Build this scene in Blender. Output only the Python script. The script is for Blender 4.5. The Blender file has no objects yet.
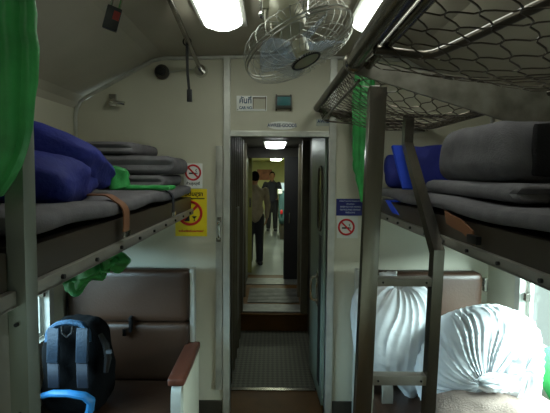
import bpy, bmesh, math, random
from mathutils import Vector, Matrix, noise
random.seed(7)
S = bpy.context.scene
COL = S.collection
PI = math.pi

# ------------------------------------------------------------------ camera
F = 400.0; TH = math.radians(3.3); RL = math.radians(.5)
EYE = Vector((0, 0, 1.6))
fw = Vector((0, math.cos(TH), -math.sin(TH)))
r0 = Vector((1, 0, 0)); u0 = Vector((0, math.sin(TH), math.cos(TH)))
RT = r0*math.cos(RL) + u0*math.sin(RL); UP = -r0*math.sin(RL) + u0*math.cos(RL)
PX, PY = 271.8, 195.06
cd = bpy.data.cameras.new('camera'); cam = bpy.data.objects.new('camera', cd); COL.objects.link(cam)
cd.sensor_width = 36; cd.lens = F/550*36; cd.clip_start = .02
cd.shift_x = (275-PX)/550; cd.shift_y = (PY-206.5)/550
M3 = Matrix((RT, UP, -fw)).transposed()
cam.matrix_world = Matrix.Translation(EYE) @ M3.to_4x4()
S.camera = cam

def at(px, py, X=None, Y=None, Z=None):
    """point of the place seen at a pixel, on the plane x=X, y=Y or z=Z"""
    v = RT*((px-PX)/F) - UP*((py-PY)/F) + fw
    t = X/v.x if X is not None else (Y/v.y if Y is not None else (Z-1.6)/v.z)
    return EYE + v*t

# ------------------------------------------------------------------ world, daylight, exposure
W = bpy.data.worlds.new('world'); S.world = W; W.use_nodes = True
bg = W.node_tree.nodes['Background']; bg.inputs[0].default_value = (.80, .97, .93, 1); bg.inputs[1].default_value = .95
S.view_settings.view_transform = 'Standard'; S.view_settings.look = 'None'
S.view_settings.gamma = 1; S.view_settings.use_curve_mapping = False
S.view_settings.exposure = 0.0
S.cycles.use_denoising = True; S.cycles.max_bounces = 8; S.cycles.sample_clamp_indirect = 4

def area(name, loc, target, sx, sy, power, color):
    ld = bpy.data.lights.new(name, 'AREA'); ld.shape = 'RECTANGLE'; ld.size = sx; ld.size_y = sy
    ld.energy = power; ld.color = color
    o = bpy.data.objects.new(name, ld); COL.objects.link(o); o.location = loc
    o.rotation_euler = (Vector(target)-Vector(loc)).to_track_quat('-Z', 'Y').to_euler()
    return o
area('daylight_right', (2.45, .9, 1.85), (.9, 1.5, .80), 3.4, 1.1, 1150, (.80, .96, 1.0))
area('daylight_left', (-2.45, .9, 1.8), (-.9, 1.5, .8), 3.2, 1.1, 520, (.55, .80, 1.0))

# ------------------------------------------------------------------ materials
def lin(c): return tuple(((v/255+.055)/1.055)**2.4 if v/255 > .04045 else v/255/12.92 for v in c)
MATS = {}
def mat(name, rgb, rough=.6, metal=0, var=.12, scale=6, bump=0, bscale=40, emit=0, spec=.5, stretch=None, rgb2=None):
    if name in MATS: return MATS[name]
    m = bpy.data.materials.new(name); m.use_nodes = True; nt = m.node_tree; b = nt.nodes['Principled BSDF']
    c = lin(rgb); c2 = lin(rgb2) if rgb2 else tuple(v*(1-var*2) for v in c)
    tc = nt.nodes.new('ShaderNodeTexCoord'); src = tc.outputs['Object']
    if stretch:
        mp = nt.nodes.new('ShaderNodeMapping'); mp.inputs['Scale'].default_value = stretch
        nt.links.new(src, mp.inputs[0]); src = mp.outputs[0]
    n = nt.nodes.new('ShaderNodeTexNoise'); n.inputs['Scale'].default_value = scale; n.inputs['Detail'].default_value = 5
    nt.links.new(src, n.inputs[0])
    r = nt.nodes.new('ShaderNodeValToRGB'); r.color_ramp.elements[0].position = .3; r.color_ramp.elements[1].position = .7
    r.color_ramp.elements[0].color = (*c2, 1); r.color_ramp.elements[1].color = (*c, 1)
    nt.links.new(n.outputs['Fac'], r.inputs[0]); nt.links.new(r.outputs[0], b.inputs['Base Color'])
    b.inputs['Roughness'].default_value = rough; b.inputs['Metallic'].default_value = metal
    b.inputs['Specular IOR Level'].default_value = spec
    if bump:
        n2 = nt.nodes.new('ShaderNodeTexNoise'); n2.inputs['Scale'].default_value = bscale; n2.inputs['Detail'].default_value = 3
        nt.links.new(src, n2.inputs[0])
        bp = nt.nodes.new('ShaderNodeBump'); bp.inputs['Strength'].default_value = bump; bp.inputs['Distance'].default_value = .01
        nt.links.new(n2.outputs['Fac'], bp.inputs['Height']); nt.links.new(bp.outputs[0], b.inputs['Normal'])
    if emit:
        b.inputs['Emission Color'].default_value = (*c, 1); b.inputs['Emission Strength'].default_value = emit
    MATS[name] = m; return m

cream = mat('cream_paint', (200, 196, 176), .45, var=.05, scale=2.5, bump=.06, bscale=18)
ceilm = mat('ceiling_paint', (174, 167, 150), .5, var=.08, scale=3)
lino = mat('brown_linoleum', (88, 60, 24), .6, spec=.15, var=.15, scale=5)
grime = mat('dark_painted_metal', (74, 69, 60), .5, .2, var=.2, scale=7)
alu = mat('aluminium', (206, 206, 198), .4, .5, var=.1, scale=14)
steel = mat('worn_steel', (148, 143, 134), .24, .95, var=.25, scale=9, stretch=(1, 1, .2))
dsteel = mat('dark_steel', (98, 90, 80), .32, .85, var=.2, scale=9)
stripm = mat('bare_metal_strip', (158, 154, 146), .36, .3, var=.12, scale=10)
chrome = mat('chrome', (225, 225, 220), .14, 1, var=.04)
black = mat('black_plastic', (16, 16, 18), .4, var=.1)
blackf = mat('black_fabric', (9, 10, 12), .95, var=.2, spec=.08, bump=.3, bscale=160)
greym = mat('grey_blanket', (116, 113, 117), .92, var=.1, scale=22, bump=.2, bscale=160, spec=.15)
greyd = mat('charcoal_grey', (42, 40, 42), .9, var=.1, scale=20, bump=.4, bscale=120, spec=.2)
bluem = mat('blue_fabric', (19, 31, 124), .75, var=.12, scale=9, bump=.3, bscale=60)
bluel = mat('bright_blue_fabric', (24, 66, 200), .75, var=.1, scale=9)
greenm = mat('green_satin', (66, 178, 92), .42, var=.22, scale=11, bump=.35, bscale=32)
whitem = mat('white_sheet', (216, 219, 222), .8, var=.03, scale=8, bump=.25, bscale=26, spec=.2)
vinyl = mat('brown_vinyl', (60, 40, 28), .4, var=.1, scale=4, bump=.1, bscale=80)
pvinyl = mat('dark_brown_panel', (66, 56, 46), .42, var=.12, scale=4)
wood = mat('brown_wood', (92, 50, 36), .38, var=.2, scale=6, stretch=(6, 1, 6))
tanm = mat('tan_blanket', (142, 126, 116), .92, var=.1, scale=20, bump=.5, bscale=130, spec=.1)
tanst = mat('tan_strap', (140, 92, 62), .6, var=.1)
drkst = mat('dark_strap', (44, 48, 62), .6, var=.1)
teal = mat('teal_plastic', (30, 110, 116), .3, var=.1)
white = mat('white_plate', (243, 244, 240), .4, var=.03)
yellow = mat('yellow_sticker', (238, 214, 20), .45, var=.04)
red = mat('sign_red', (205, 30, 36), .45, var=.04)
navy = mat('navy_sign', (22, 30, 110), .4, var=.05)
ink = mat('dark_ink', (20, 26, 60), .5, var=.03)
blk = mat('black_ink', (14, 14, 14), .5, var=.03)
wht = mat('white_ink', (205, 210, 225), .5, var=.03)
bpale = mat('backpack_blue_mesh', (36, 84, 118), .8, var=.3, scale=160, rgb2=(12, 34, 56))
bstrap = mat('backpack_strap_blue', (26, 44, 62), .7, var=.15, scale=30, bump=.3, bscale=90)
bbright = mat('bright_blue_trim', (26, 104, 158), .6, var=.1, scale=40)
leafm = mat('grey_green_door', (150, 164, 150), .4, .25, var=.12, scale=5)
nextw = mat('pale_green_wall', (188, 186, 132), .6, var=.08, scale=3)
skin = mat('skin', (150, 104, 78), .6, var=.06)
beige = mat('beige_shirt', (142, 128, 104), .85, var=.12, scale=14)
dshirt = mat('dark_shirt', (34, 34, 48), .85, var=.1)
dtrou = mat('dark_trousers', (26, 26, 32), .85, var=.1)
hairm = mat('black_hair', (12, 10, 10), .9, var=.1, spec=.1)
creamy = mat('fan_enamel', (176, 172, 150), .35, .1, var=.1, scale=12)
bladem = mat('blue_fan_blade', (96, 106, 122), .3, .1, var=.08)
poster = mat('poster_red', (178, 110, 84), .6, var=.3, scale=5)
tealf = mat('teal_upholstery', (58, 92, 98), .8, var=.15)
lampw = mat('fluorescent_diffuser', (242, 250, 238), .4, var=0, emit=6.4)
lampv = mat('vestibule_diffuser', (240, 250, 246), .4, var=0, emit=11)
lampn = mat('next_car_diffuser', (240, 255, 225), .4, var=0, emit=30)

def checker_mat():
    m = bpy.data.materials.new('checker_plate'); m.use_nodes = True; nt = m.node_tree; b = nt.nodes['Principled BSDF']
    tc = nt.nodes.new('ShaderNodeTexCoord'); mp = nt.nodes.new('ShaderNodeMapping')
    mp.inputs['Rotation'].default_value = (0, 0, PI/4); mp.inputs['Scale'].default_value = (38, 38, 38)
    ck = nt.nodes.new('ShaderNodeTexChecker'); ck.inputs['Scale'].default_value = 1
    ck.inputs[1].default_value = (*lin((88, 88, 76)), 1); ck.inputs[2].default_value = (*lin((68, 68, 58)), 1)
    nt.links.new(tc.outputs['Object'], mp.inputs[0]); nt.links.new(mp.outputs[0], ck.inputs[0]); nt.links.new(ck.outputs[0], b.inputs['Base Color'])
    bp = nt.nodes.new('ShaderNodeBump'); bp.inputs['Strength'].default_value = .4; bp.inputs['Distance'].default_value = .004
    nt.links.new(ck.outputs['Fac'], bp.inputs['Height']); nt.links.new(bp.outputs[0], b.inputs['Normal'])
    b.inputs['Roughness'].default_value = .65; b.inputs['Metallic'].default_value = .1; b.inputs['Specular IOR Level'].default_value = .2
    return m
checker = checker_mat()
def glass_mat():
    m = bpy.data.materials.new('window_glass'); m.use_nodes = True; nt = m.node_tree; nt.nodes.clear()
    o = nt.nodes.new('ShaderNodeOutputMaterial'); mx = nt.nodes.new('ShaderNodeMixShader'); t = nt.nodes.new('ShaderNodeBsdfTransparent')
    g = nt.nodes.new('ShaderNodeBsdfGlossy'); g.inputs['Roughness'].default_value = .05; mx.inputs[0].default_value = .08
    t.inputs[0].default_value = (.93, .98, .96, 1)
    nt.links.new(t.outputs[0], mx.inputs[1]); nt.links.new(g.outputs[0], mx.inputs[2]); nt.links.new(mx.outputs[0], o.inputs[0]); return m
glass = glass_mat()
def blade_mat():
    m = bpy.data.materials.new('clear_blue_blade'); m.use_nodes = True; nt = m.node_tree; b = nt.nodes['Principled BSDF']
    b.inputs['Base Color'].default_value = (*lin((176, 196, 220)), 1); b.inputs['Roughness'].default_value = .3
    mx = nt.nodes.new('ShaderNodeMixShader'); t = nt.nodes.new('ShaderNodeBsdfTransparent'); mx.inputs[0].default_value = .25
    nt.links.new(t.outputs[0], mx.inputs[1]); nt.links.new(b.outputs[0], mx.inputs[2]); nt.links.new(mx.outputs[0], nt.nodes['Material Output'].inputs[0]); return m
bladem = blade_mat()

# ------------------------------------------------------------------ mesh helpers
LOC = {}
def nz(p, f=6, seed=0): return noise.noise(Vector(p)*f + Vector((seed*7.3, seed*3.1, seed*1.7)))
class MB:
    def __init__(s): s.b = bmesh.new()
    def faces(s, vs, fs):
        V = [s.b.verts.new(v) for v in vs]
        for f in fs:
            try: s.b.faces.new([V[i] for i in f])
            except ValueError: pass
        return V
    def box(s, x0, x1, y0, y1, z0, z1, bev=0, M=None):
        t = bmesh.new(); bmesh.ops.create_cube(t, size=1)
        for v in t.verts: v.co = Vector(((x0+x1)/2+v.co.x*(x1-x0), (y0+y1)/2+v.co.y*(y1-y0), (z0+z1)/2+v.co.z*(z1-z0)))
        if bev: bmesh.ops.bevel(t, geom=t.edges[:], offset=bev, segments=2, affect='EDGES', profile=.7)
        if M is not None: t.transform(M)
        s.merge(t); return s
    def merge(s, t):
        idx = {}
        for v in t.verts: idx[v] = s.b.verts.new(v.co)
        for f in t.faces:
            try: s.b.faces.new([idx[v] for v in f.verts])
            except ValueError: pass
        t.free()
    def tube(s, pts, r, n=8, closed=False, caps=True, flat=None):
        P = [Vector(p) for p in pts]; N = len(P); rr = r if isinstance(r, (list, tuple)) else [r]*N
        rings = []; prev = None
        for i in range(N):
            a = P[(i-1) % N] if (closed or i > 0) else P[i]; c = P[(i+1) % N] if (closed or i < N-1) else P[i]
            t = (c-a)
            t = t.normalized() if t.length > 1e-9 else Vector((0, 0, 1))
            if prev is None:
                h = Vector((0, 0, 1)) if abs(t.z) < .9 else Vector((1, 0, 0)); u = t.cross(h).normalized()
            else:
                u = prev - t*prev.dot(t); u = u.normalized() if u.length > 1e-6 else t.orthogonal().normalized()
            prev = u; w = t.cross(u)
            ring = []
            for k in range(n):
                an = 2*PI*(k+.5)/n; fl = flat if flat else 1
                ring.append(s.b.verts.new(P[i] + u*math.cos(an)*rr[i] + w*math.sin(an)*rr[i]*fl))
            rings.append(ring)
        for i in range(N if closed else N-1):
            A, B = rings[i], rings[(i+1) % N]
            for k in range(n): s.b.faces.new((A[k], A[(k+1) % n], B[(k+1) % n], B[k]))
        if caps and not closed: s.b.faces.new(rings[0][::-1]); s.b.faces.new(rings[-1])
        return s
    def ribbon(s, pts, side, w, t):
        """a strap: rectangular section swept along points, width along side"""
        P = [Vector(p) for p in pts]; sd = Vector(side).normalized(); rings = []
        for i in range(len(P)):
            tg = (P[min(i+1, len(P)-1)]-P[max(i-1, 0)]).normalized(); nn = tg.cross(sd).normalized()
            rings.append([s.b.verts.new(P[i]+sd*a*w/2+nn*b*t/2) for a, b in ((-1, -1), (1, -1), (1, 1), (-1, 1))])
        for A, B in zip(rings, rings[1:]):
            for k in range(4): s.b.faces.new((A[k], A[(k+1) % 4], B[(k+1) % 4], B[k]))
        s.b.faces.new(rings[0][::-1]); s.b.faces.new(rings[-1]); return s
    def ball(s, c, r, M=None, u=16, v=10):
        t = bmesh.new(); bmesh.ops.create_uvsphere(t, u_segments=u, v_segments=v, radius=1)
        r = Vector(r) if not isinstance(r, (int, float)) else Vector((r, r, r))
        for q in t.verts: q.co = Vector((q.co.x*r.x, q.co.y*r.y, q.co.z*r.z))
        if M is not None: t.transform(M)
        bmesh.ops.translate(t, verts=t.verts, vec=Vector(c)); s.merge(t); return s
    def cyl(s, c, axis, r, h, n=20, r2=None, bev=0):
        a = Vector(axis).normalized(); c = Vector(c)
        p = [c-a*h/2, c+a*h/2]; q = [r, r2 if r2 is not None else r]
        if bev: p = [c-a*h/2, c-a*(h/2-bev), c+a*(h/2-bev), c+a*h/2]; q = [r-bev, r, r, r-bev]
        return s.tube(p, q, n)
    def prism(s, poly, axis, a, b):
        """2-D outline extruded along axis ('x','y','z') from a to b"""
        def P(q, t): return {'x': (t, q[0], q[1]), 'y': (q[0], t, q[1]), 'z': (q[0], q[1], t)}[axis]
        n = len(poly); vs = [P(q, a) for q in poly]+[P(q, b) for q in poly]
        fs = [tuple(range(n))[::-1], tuple(range(n, 2*n))]+[(i, (i+1) % n, n+(i+1) % n, n+i) for i in range(n)]
        s.faces(vs, fs); return s
    def soft(s, c, size, r=.03, amp=.006, f=9, seed=0, M=None, n=(14, 14, 6), fn=None):
        """rounded soft cushion with wrinkles"""
        c = Vector(c); h = Vector(size)/2; t = bmesh.new(); nx, ny, nzz = n
        def rnd(p):
            q = Vector([max(-h[i]+r, min(h[i]-r, p[i])) for i in range(3)]); d = p-q
            return q + (d.normalized()*r if d.length > 1e-9 else d)
        idx = {}
        def vert(i, j, k):
            key = (i, j, k)
            if key not in idx:
                e = [2*i/nx-1, 2*j/ny-1, 2*k/nzz-1]
                e = [math.sin(a*PI/2)*.35+a*.65 for a in e]
                p = rnd(Vector([e[a]*h[a] for a in range(3)]))
                d = p.normalized() if p.length else Vector((0, 0, 1))
                p = p + Vector((d.x, d.y, d.z))*amp*(nz(p, f, seed)+.5*nz(p, f*2.3, seed+3))*1.6
                if fn: p = fn(p, h)
                idx[key] = t.verts.new(p)
            return idx[key]
        def quad(a, b, cc, d):
            try: t.faces.new((a, b, cc, d))
            except ValueError: pass
        for i in range(nx):
            for j in range(ny):
                for k, fl in ((0, 1), (nzz, 0)):
                    q = [vert(i, j, k), vert(i+1, j, k), vert(i+1, j+1, k), vert(i, j+1, k)]
                    quad(*(q[::-1] if fl else q))
        for i in range(nx):
            for k in range(nzz):
                for j, fl in ((0, 0), (ny, 1)):
                    q = [vert(i, j, k), vert(i+1, j, k), vert(i+1, j, k+1), vert(i, j, k+1)]
                    quad(*(q[::-1] if fl else q))
        for j in range(ny):
            for k in range(nzz):
                for i, fl in ((0, 1), (nx, 0)):
                    q = [vert(i, j, k), vert(i, j+1, k), vert(i, j+1, k+1), vert(i, j, k+1)]
                    quad(*(q[::-1] if fl else q))
        if M is not None: t.transform(M)
        bmesh.ops.translate(t, verts=t.verts, vec=c); s.merge(t); return s
    def loft(s, rings, caps=True):
        R = [[s.b.verts.new(p) for p in ring] for ring in rings]; n = len(R[0])
        for A, B in zip(R, R[1:]):
            for k in range(n): s.b.faces.new((A[k], A[(k+1) % n], B[(k+1) % n], B[k]))
        if caps: s.b.faces.new(R[0][::-1]); s.b.faces.new(R[-1])
        return s
    def mesh(s, name, m, off=(0, 0, 0), smooth=True):
        bmesh.ops.recalc_face_normals(s.b, faces=s.b.faces)
        bmesh.ops.translate(s.b, verts=s.b.verts, vec=-Vector(off))
        me = bpy.data.meshes.new(name); s.b.to_mesh(me); s.b.free()
        if smooth:
            for p in me.polygons: p.use_smooth = True
            try: me.set_sharp_from_angle(angle=math.radians(38))
            except Exception: pass
        me.materials.append(m); return me
    def build(s, name, m, parent=None, smooth=True):
        loc = wloc(parent) if parent else (0, 0, 0)
        me = s.mesh(name, m, loc, smooth)
        o = bpy.data.objects.new(name, me); COL.objects.link(o)
        if parent: o.parent = parent
        return o
def wloc(o):
    v = Vector((0, 0, 0))
    while o: v = v+o.location; o = o.parent
    return v
def tag(o, label, cat, group=None, kind=None):
    o['label'] = label; o['category'] = cat
    if group: o['group'] = group
    if kind: o['kind'] = kind
    return o
def thing(name, label, cat, loc=(0, 0, 0), group=None):
    o = bpy.data.objects.new(name, None); COL.objects.link(o); o.location = loc; o.empty_display_size = .05
    return tag(o, label, cat, group)
def solo(mb, name, m, label, cat, loc, group=None, smooth=True):
    """a thing that is one mesh, with its origin at its place"""
    me = mb.mesh(name, m, loc, smooth); o = bpy.data.objects.new(name, me); COL.objects.link(o); o.location = loc
    return tag(o, label, cat, group)
def struct(mb, name, m, parent=None, smooth=False):
    o = mb.build(name, m, parent, smooth)
    if not parent: o['kind'] = 'structure'
    return o
def sroot(name):
    o = bpy.data.objects.new(name, None); COL.objects.link(o); o['kind'] = 'structure'; return o
def dup(root, loc, label=None):
    r = root.copy(); COL.objects.link(r); r.location = loc
    if label: r['label'] = label
    for ch in list(root.children):
        c = ch.copy(); COL.objects.link(c); c.parent = r
        for g in ch.children:
            d = g.copy(); COL.objects.link(d); d.parent = c
    return r
def text(s, size, loc, m, parent, name='lettering', rx=PI/2, width=None, depth=.0004, bold=0):
    cu = bpy.data.curves.new(name, 'FONT'); cu.body = s; cu.size = size; cu.align_x = 'CENTER'; cu.align_y = 'CENTER'
    cu.extrude = depth; cu.offset = bold
    o = bpy.data.objects.new(name+'_src', cu); COL.objects.link(o)
    dg = bpy.context.evaluated_depsgraph_get(); dg.update()
    me = bpy.data.meshes.new_from_object(o.evaluated_get(dg)); bpy.data.objects.remove(o)
    xs = [v.co.x for v in me.vertices] or [0, 1]; w = max(xs)-min(xs); k = width/w if width and w else 1
    M = Matrix.Rotation(rx, 4, 'X') @ Matrix.Diagonal((k, 1, 1, 1)); me.transform(M)
    me.transform(Matrix.Translation(Vector(loc)-(wloc(parent) if parent else Vector((0,0,0)))))
    me.materials.clear(); me.materials.append(m); me.name = name
    t = bpy.data.objects.new(name, me); COL.objects.link(t); t.parent = parent; return t
def remeshed(mb, name, m, parent, vox=.012, it=3):
    o = mb.build(name+'_src', m)
    a = o.modifiers.new('r', 'REMESH'); a.mode = 'VOXEL'; a.voxel_size = vox; a.use_smooth_shade = True
    b = o.modifiers.new('s', 'SMOOTH'); b.iterations = it; b.factor = .5
    dg = bpy.context.evaluated_depsgraph_get(); dg.update()
    me = bpy.data.meshes.new_from_object(o.evaluated_get(dg)); bpy.data.objects.remove(o)
    me.materials.clear(); me.materials.append(m); me.name = name
    for p in me.polygons: p.use_smooth = True
    if parent: me.transform(Matrix.Translation(-wloc(parent)))
    t = bpy.data.objects.new(name, me); COL.objects.link(t); t.parent = parent; return t
def arc(c, r, a0, a1, n, u, v):
    c, u, v = Vector(c), Vector(u), Vector(v)
    return [c+u*r*math.cos(a0+(a1-a0)*i/n)+v*r*math.sin(a0+(a1-a0)*i/n) for i in range(n+1)]
def fillet(pts, r, n=6):
    P = [Vector(p) for p in pts]; out = [P[0]]
    for a, b, c in zip(P, P[1:], P[2:]):
        d1 = (a-b).normalized(); d2 = (c-b).normalized(); A = b+d1*r; C = b+d2*r
        for i in range(n+1):
            t = i/n; out.append(A*(1-t)**2+b*2*t*(1-t)+C*t*t)
    out.append(P[-1]); return out

# ------------------------------------------------------------------ the car shell
XL, XR, YF, YB = -1.25, 1.40, 2.55, -1.9
XE0, XE1, ZB = -.49, .635, 1.335            # aisle edges of the berths, berth underside
WZ0, WZ1 = .66, 1.22
def side_wall(name, x0, x1, wins):
    m = MB(); ys = [YB]+[v for w in wins for v in w]+[YF]
    for i in range(0, len(ys), 2): m.box(x0, x1, ys[i], ys[i+1], 0, 2.02)
    for a, b in wins: m.box(x0, x1, a, b, 0, WZ0); m.box(x0, x1, a, b, WZ1, 2.02)
    return struct(m, name, cream)
side_wall('wall_left', XL-.07, XL, [(-1.5, -.4), (1.2, 2.21)])
side_wall('wall_right', XR, XR+.07, [(-1.5, -.4), (1.05, 2.21)])
prof = [(XL-.07, 2.0), (XL, 1.99), (XL+.012, 2.03), (XL+.05, 2.07), (-.80, 2.275), (-.75, 2.298), (-.68, 2.315), (.055, 2.335), (.83, 2.315), (XR-.02, 2.03), (XR, 1.99), (XR+.07, 2.0), (XR+.07, 2.1), (.86, 2.42), (-.75, 2.42), (XL-.07, 2.1)]
struct(MB().prism(prof, 'y', YB, YF+.05), 'ceiling', ceilm)
struct(MB().box(XL-.07, XR+.07, YB, 2.86, -.06, 0), 'floor', lino)
struct(MB().box(XL-.07, XR+.07, YB-.06, YB, 0, 2.36), 'wall_near', cream)
DX0, DX1, DZ = -.265, .358, 1.822
m = MB(); m.box(XL, DX0, YF, YF+.05, 0, 2.0); m.box(DX1, XR, YF, YF+.05, 0, 2.0)
m.box(DX0, DX1, YF, YF+.05, DZ, 2.0)
m.prism([(XL, 2.0), (XR, 2.0), (.83, 2.315), (.055, 2.335), (-.72, 2.315)], 'y', YF, YF+.05)
struct(m, 'wall_far', cream)
# mouldings
m = MB(); m.tube([(XL+.008, YF-.008, 1.45), (XL+.010, YF-.008, 1.94), (XL+.02, YF-.008, 1.99), (XL+.04, YF-.008, 2.03), (XL+.08, YF-.008, 2.06), (-.80, YF-.008, 2.262), (-.75, YF-.008, 2.288), (-.68, YF-.008, 2.303)]+[(-.5, YF-.008, 2.306), (.055, YF-.008, 2.322), (.83, YF-.008, 2.302), (XR-.02, YF-.008, 2.0), (XR-.01, YF-.008, 1.5)], .012, 6)
struct(m, 'trim_1', alu)
m = MB()
m.box(DX0-.042, DX0, YF-.018, YF+.06, 0, 2.31, .004); struct(m, 'trim_2', alu)
m = MB(); m.box(DX1, DX1+.045, YF-.018, YF+.06, 0, 2.31, .004); struct(m, 'trim_3', alu)
m = MB(); m.box(DX0, DX1, YF-.018, YF+.06, DZ, DZ+.036, .004); struct(m, 'trim_4', alu)
# corner panel by the left wall, baseboards
struct(MB().box(XL, DX0-.05, YF-.012, YF, 0, .1, .003), 'baseboard_far', grime)
struct(MB().box(DX1+.05, XR, YF-.012, YF, 0, .1, .003), 'baseboard_right', grime)

def window(name, x, s, y0, y1):
    r = sroot(name)
    def fr(a0, a1, b0, b1, d0, d1, bev=.004):
        xs = sorted((x+s*d0, x+s*d1)); return (xs[0], xs[1], a0, a1, b0, b1, bev)
    m = MB()
    for q in ((y0-.035, y1+.035, WZ0-.045, WZ0+.012), (y0-.035, y1+.035, WZ1-.012, WZ1+.04), (y0-.035, y0+.012, WZ0+.012, WZ1-.012), (y1-.012, y1+.035, WZ0+.012, WZ1-.012)):
        m.box(*fr(*q, -.03, .012))
    struct(m, 'window_frame', alu, r)
    m = MB(); i = .012; w = .028
    for q in ((y0+i, y1-i, WZ0+i, WZ0+i+w), (y0+i, y1-i, WZ1-i-w, WZ1-i), (y0+i, y0+i+w, WZ0+i+w, WZ1-i-w), (y1-i-w, y1-i, WZ0+i+w, WZ1-i-w)):
        m.box(*fr(*q, -.05, -.028))
    struct(m, 'sash', alu, r)
    m = MB(); m.box(*fr(y0+i+w, y1-i-w, WZ0+i+w, WZ1-i-w, -.042, -.038, 0)); struct(m, 'pane', glass, r)
    m = MB(); m.box(*fr(y1-.05, y1-.025, .90, .945, -.028, .0, .004)); struct(m, 'latch', steel, r)
window('window_1', XL, 1, 1.2, 2.21); window('window_2', XR, -1, 1.05, 2.21)
window('window_3', XL, 1, -1.5, -.4); window('window_4', XR, -1, -1.5, -.4)

# ------------------------------------------------------------------ vestibule, gangway and next car
VX0, VX1 = -.318, .372
struct(MB().box(VX0-.03, VX1+.03, 2.86, 4.0, -.06, 0), 'floor_vestibule', checker)
struct(MB().box(VX0-.05, VX0, YF+.05, 5.35, 0, 2.0), 'wall_vestibule_left', grime)
struct(MB().box(VX1, VX1+.05, YF+.05, 5.35, 0, 2.0), 'wall_vestibule_right', grime)
struct(MB().box(VX0, VX1, YF+.05, 5.3, 1.92, 1.97), 'ceiling_vestibule', grime)
struct(MB().box(VX0, VX1, 2.84, 2.875, 0, .006), 'trim_5', steel)
m = MB(); m.box(VX0, VX1, 3.95, 5.5, -.06, .17); struct(m, 'floor_gangway', lino)
m = MB(); m.box(VX0, VX1, 3.99, 4.22, .17, .185, .003); struct(m, 'trim_6', mat('worn_tread', (112, 112, 106), .6, .4, var=.2, scale=14))
m = MB()
for k in range(11): m.box(VX0+.06, VX1-.06, 4.30+k*.05, 4.325+k*.05, .17, .18)
struct(m, 'trim_7', MATS['worn_tread'])
m = MB(); m.box(VX0, VX1, 5.0, 5.3, .17, .18, .003); struct(m, 'trim_8', MATS['worn_tread'])
# gangway frames
m = MB(); m.box(VX0, -.285, 3.98, 4.06, 0, 1.92, .005); m.box(.30, VX1, 3.98, 4.06, 0, 1.92, .005)
m.box(VX0, -.29, 4.5, 4.56, .17, 1.92, .005); m.box(.30, VX1, 4.5, 4.56, .17, 1.92, .005)
struct(m, 'trim_9', mat('frame_paint', (112, 104, 86), .45, .1, var=.15))
m = MB()
for k in range(6): m.box(VX0, VX0+.03, 2.75+k*.2, 2.78+k*.2, 0, 1.92, .004)
m.box(VX0, VX0+.035, 3.3, 3.5, .3, 1.3, .01)
struct(m, 'trim_10', MATS['frame_paint'])
z2 = at(265, 158, Y=5.3).z; xa = at(247, 200, Y=5.3).x; xb = at(284, 200, Y=5.3).x
m = MB(); m.box(-1.0, xa, 5.3, 5.36, -.05, 2.3); m.box(xb+.36, 1.2, 5.3, 5.36, -.05, 2.3); m.box(xa, xb+.36, 5.3, 5.36, z2, 2.3)
struct(m, 'wall_gangway', grime)
NF = .1
struct(MB().box(-1.0, 1.2, 5.36, 16, NF-.06, NF), 'floor_next_car', mat('grey_floor', (104, 108, 110), .3, var=.2, scale=2))
struct(MB().box(-1.05, -1.0, 5.36, 16, 0, 2.3), 'wall_next_left', nextw)
struct(MB().box(1.2, 1.25, 5.36, 16, 0, 2.3), 'wall_next_right', nextw)
struct(MB().box(-1.05, 1.25, 5.36, 16.05, 2.02, 2.07), 'ceiling_next_car', nextw)
a = at(280, 199, Y=16); b = at(284.5, 183, Y=16)
m = MB(); m.box(-1.0, a.x, 16, 16.05, 0, 2.1); m.box(b.x, 1.2, 16, 16.05, 0, 2.1); m.box(a.x, b.x, 16, 16.05, b.z, 2.1); m.box(a.x, b.x, 16, 16.05, 0, a.z)
struct(m, 'wall_next_far', nextw)
wr = sroot('window_5')
m = MB()
for q in ((a.x-.04, a.x+.01, a.z, b.z), (b.x-.01, b.x+.04, a.z, b.z), (a.x-.04, b.x+.04, b.z, b.z+.04), (a.x-.04, b.x+.04, a.z-.04, a.z)): m.box(q[0], q[1], 15.97, 16.0, q[2], q[3])
struct(m, 'window_frame', alu, wr)
struct(MB().box(a.x, b.x, 16.01, 16.015, a.z, b.z), 'pane', glass, wr)
# half-open door leaf of the next car and the green one
def leaf_door(name, x0, x1, y0, y1, z0, z1, mt, knob):
    r = sroot(name); struct(MB().box(x0, x1, y0, y1, z0, z1, .006), 'door_leaf', mt, r)
    m = MB(); x, y, z = knob; m.box(x-.012, x+.012, y-.03, y, z-.07, z+.07, .006); struct(m, 'door_handle', steel, r); return r
leaf_door('door_1', xb, xb+.36, 5.24, 5.285, .18, z2+.02, mat('black_door', (30, 28, 28), .5, .1, var=.15), (xb+.07, 5.24, 1.0))
a = at(245.5, 200, Y=5.9); b = at(252, 200, Y=5.9)
leaf_door('door_2', a.x, b.x, 5.88, 5.92, NF, 1.86, mat('yellow_green_door', (140, 138, 70), .45, var=.12), (b.x-.025, 5.88, 1.15))
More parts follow.
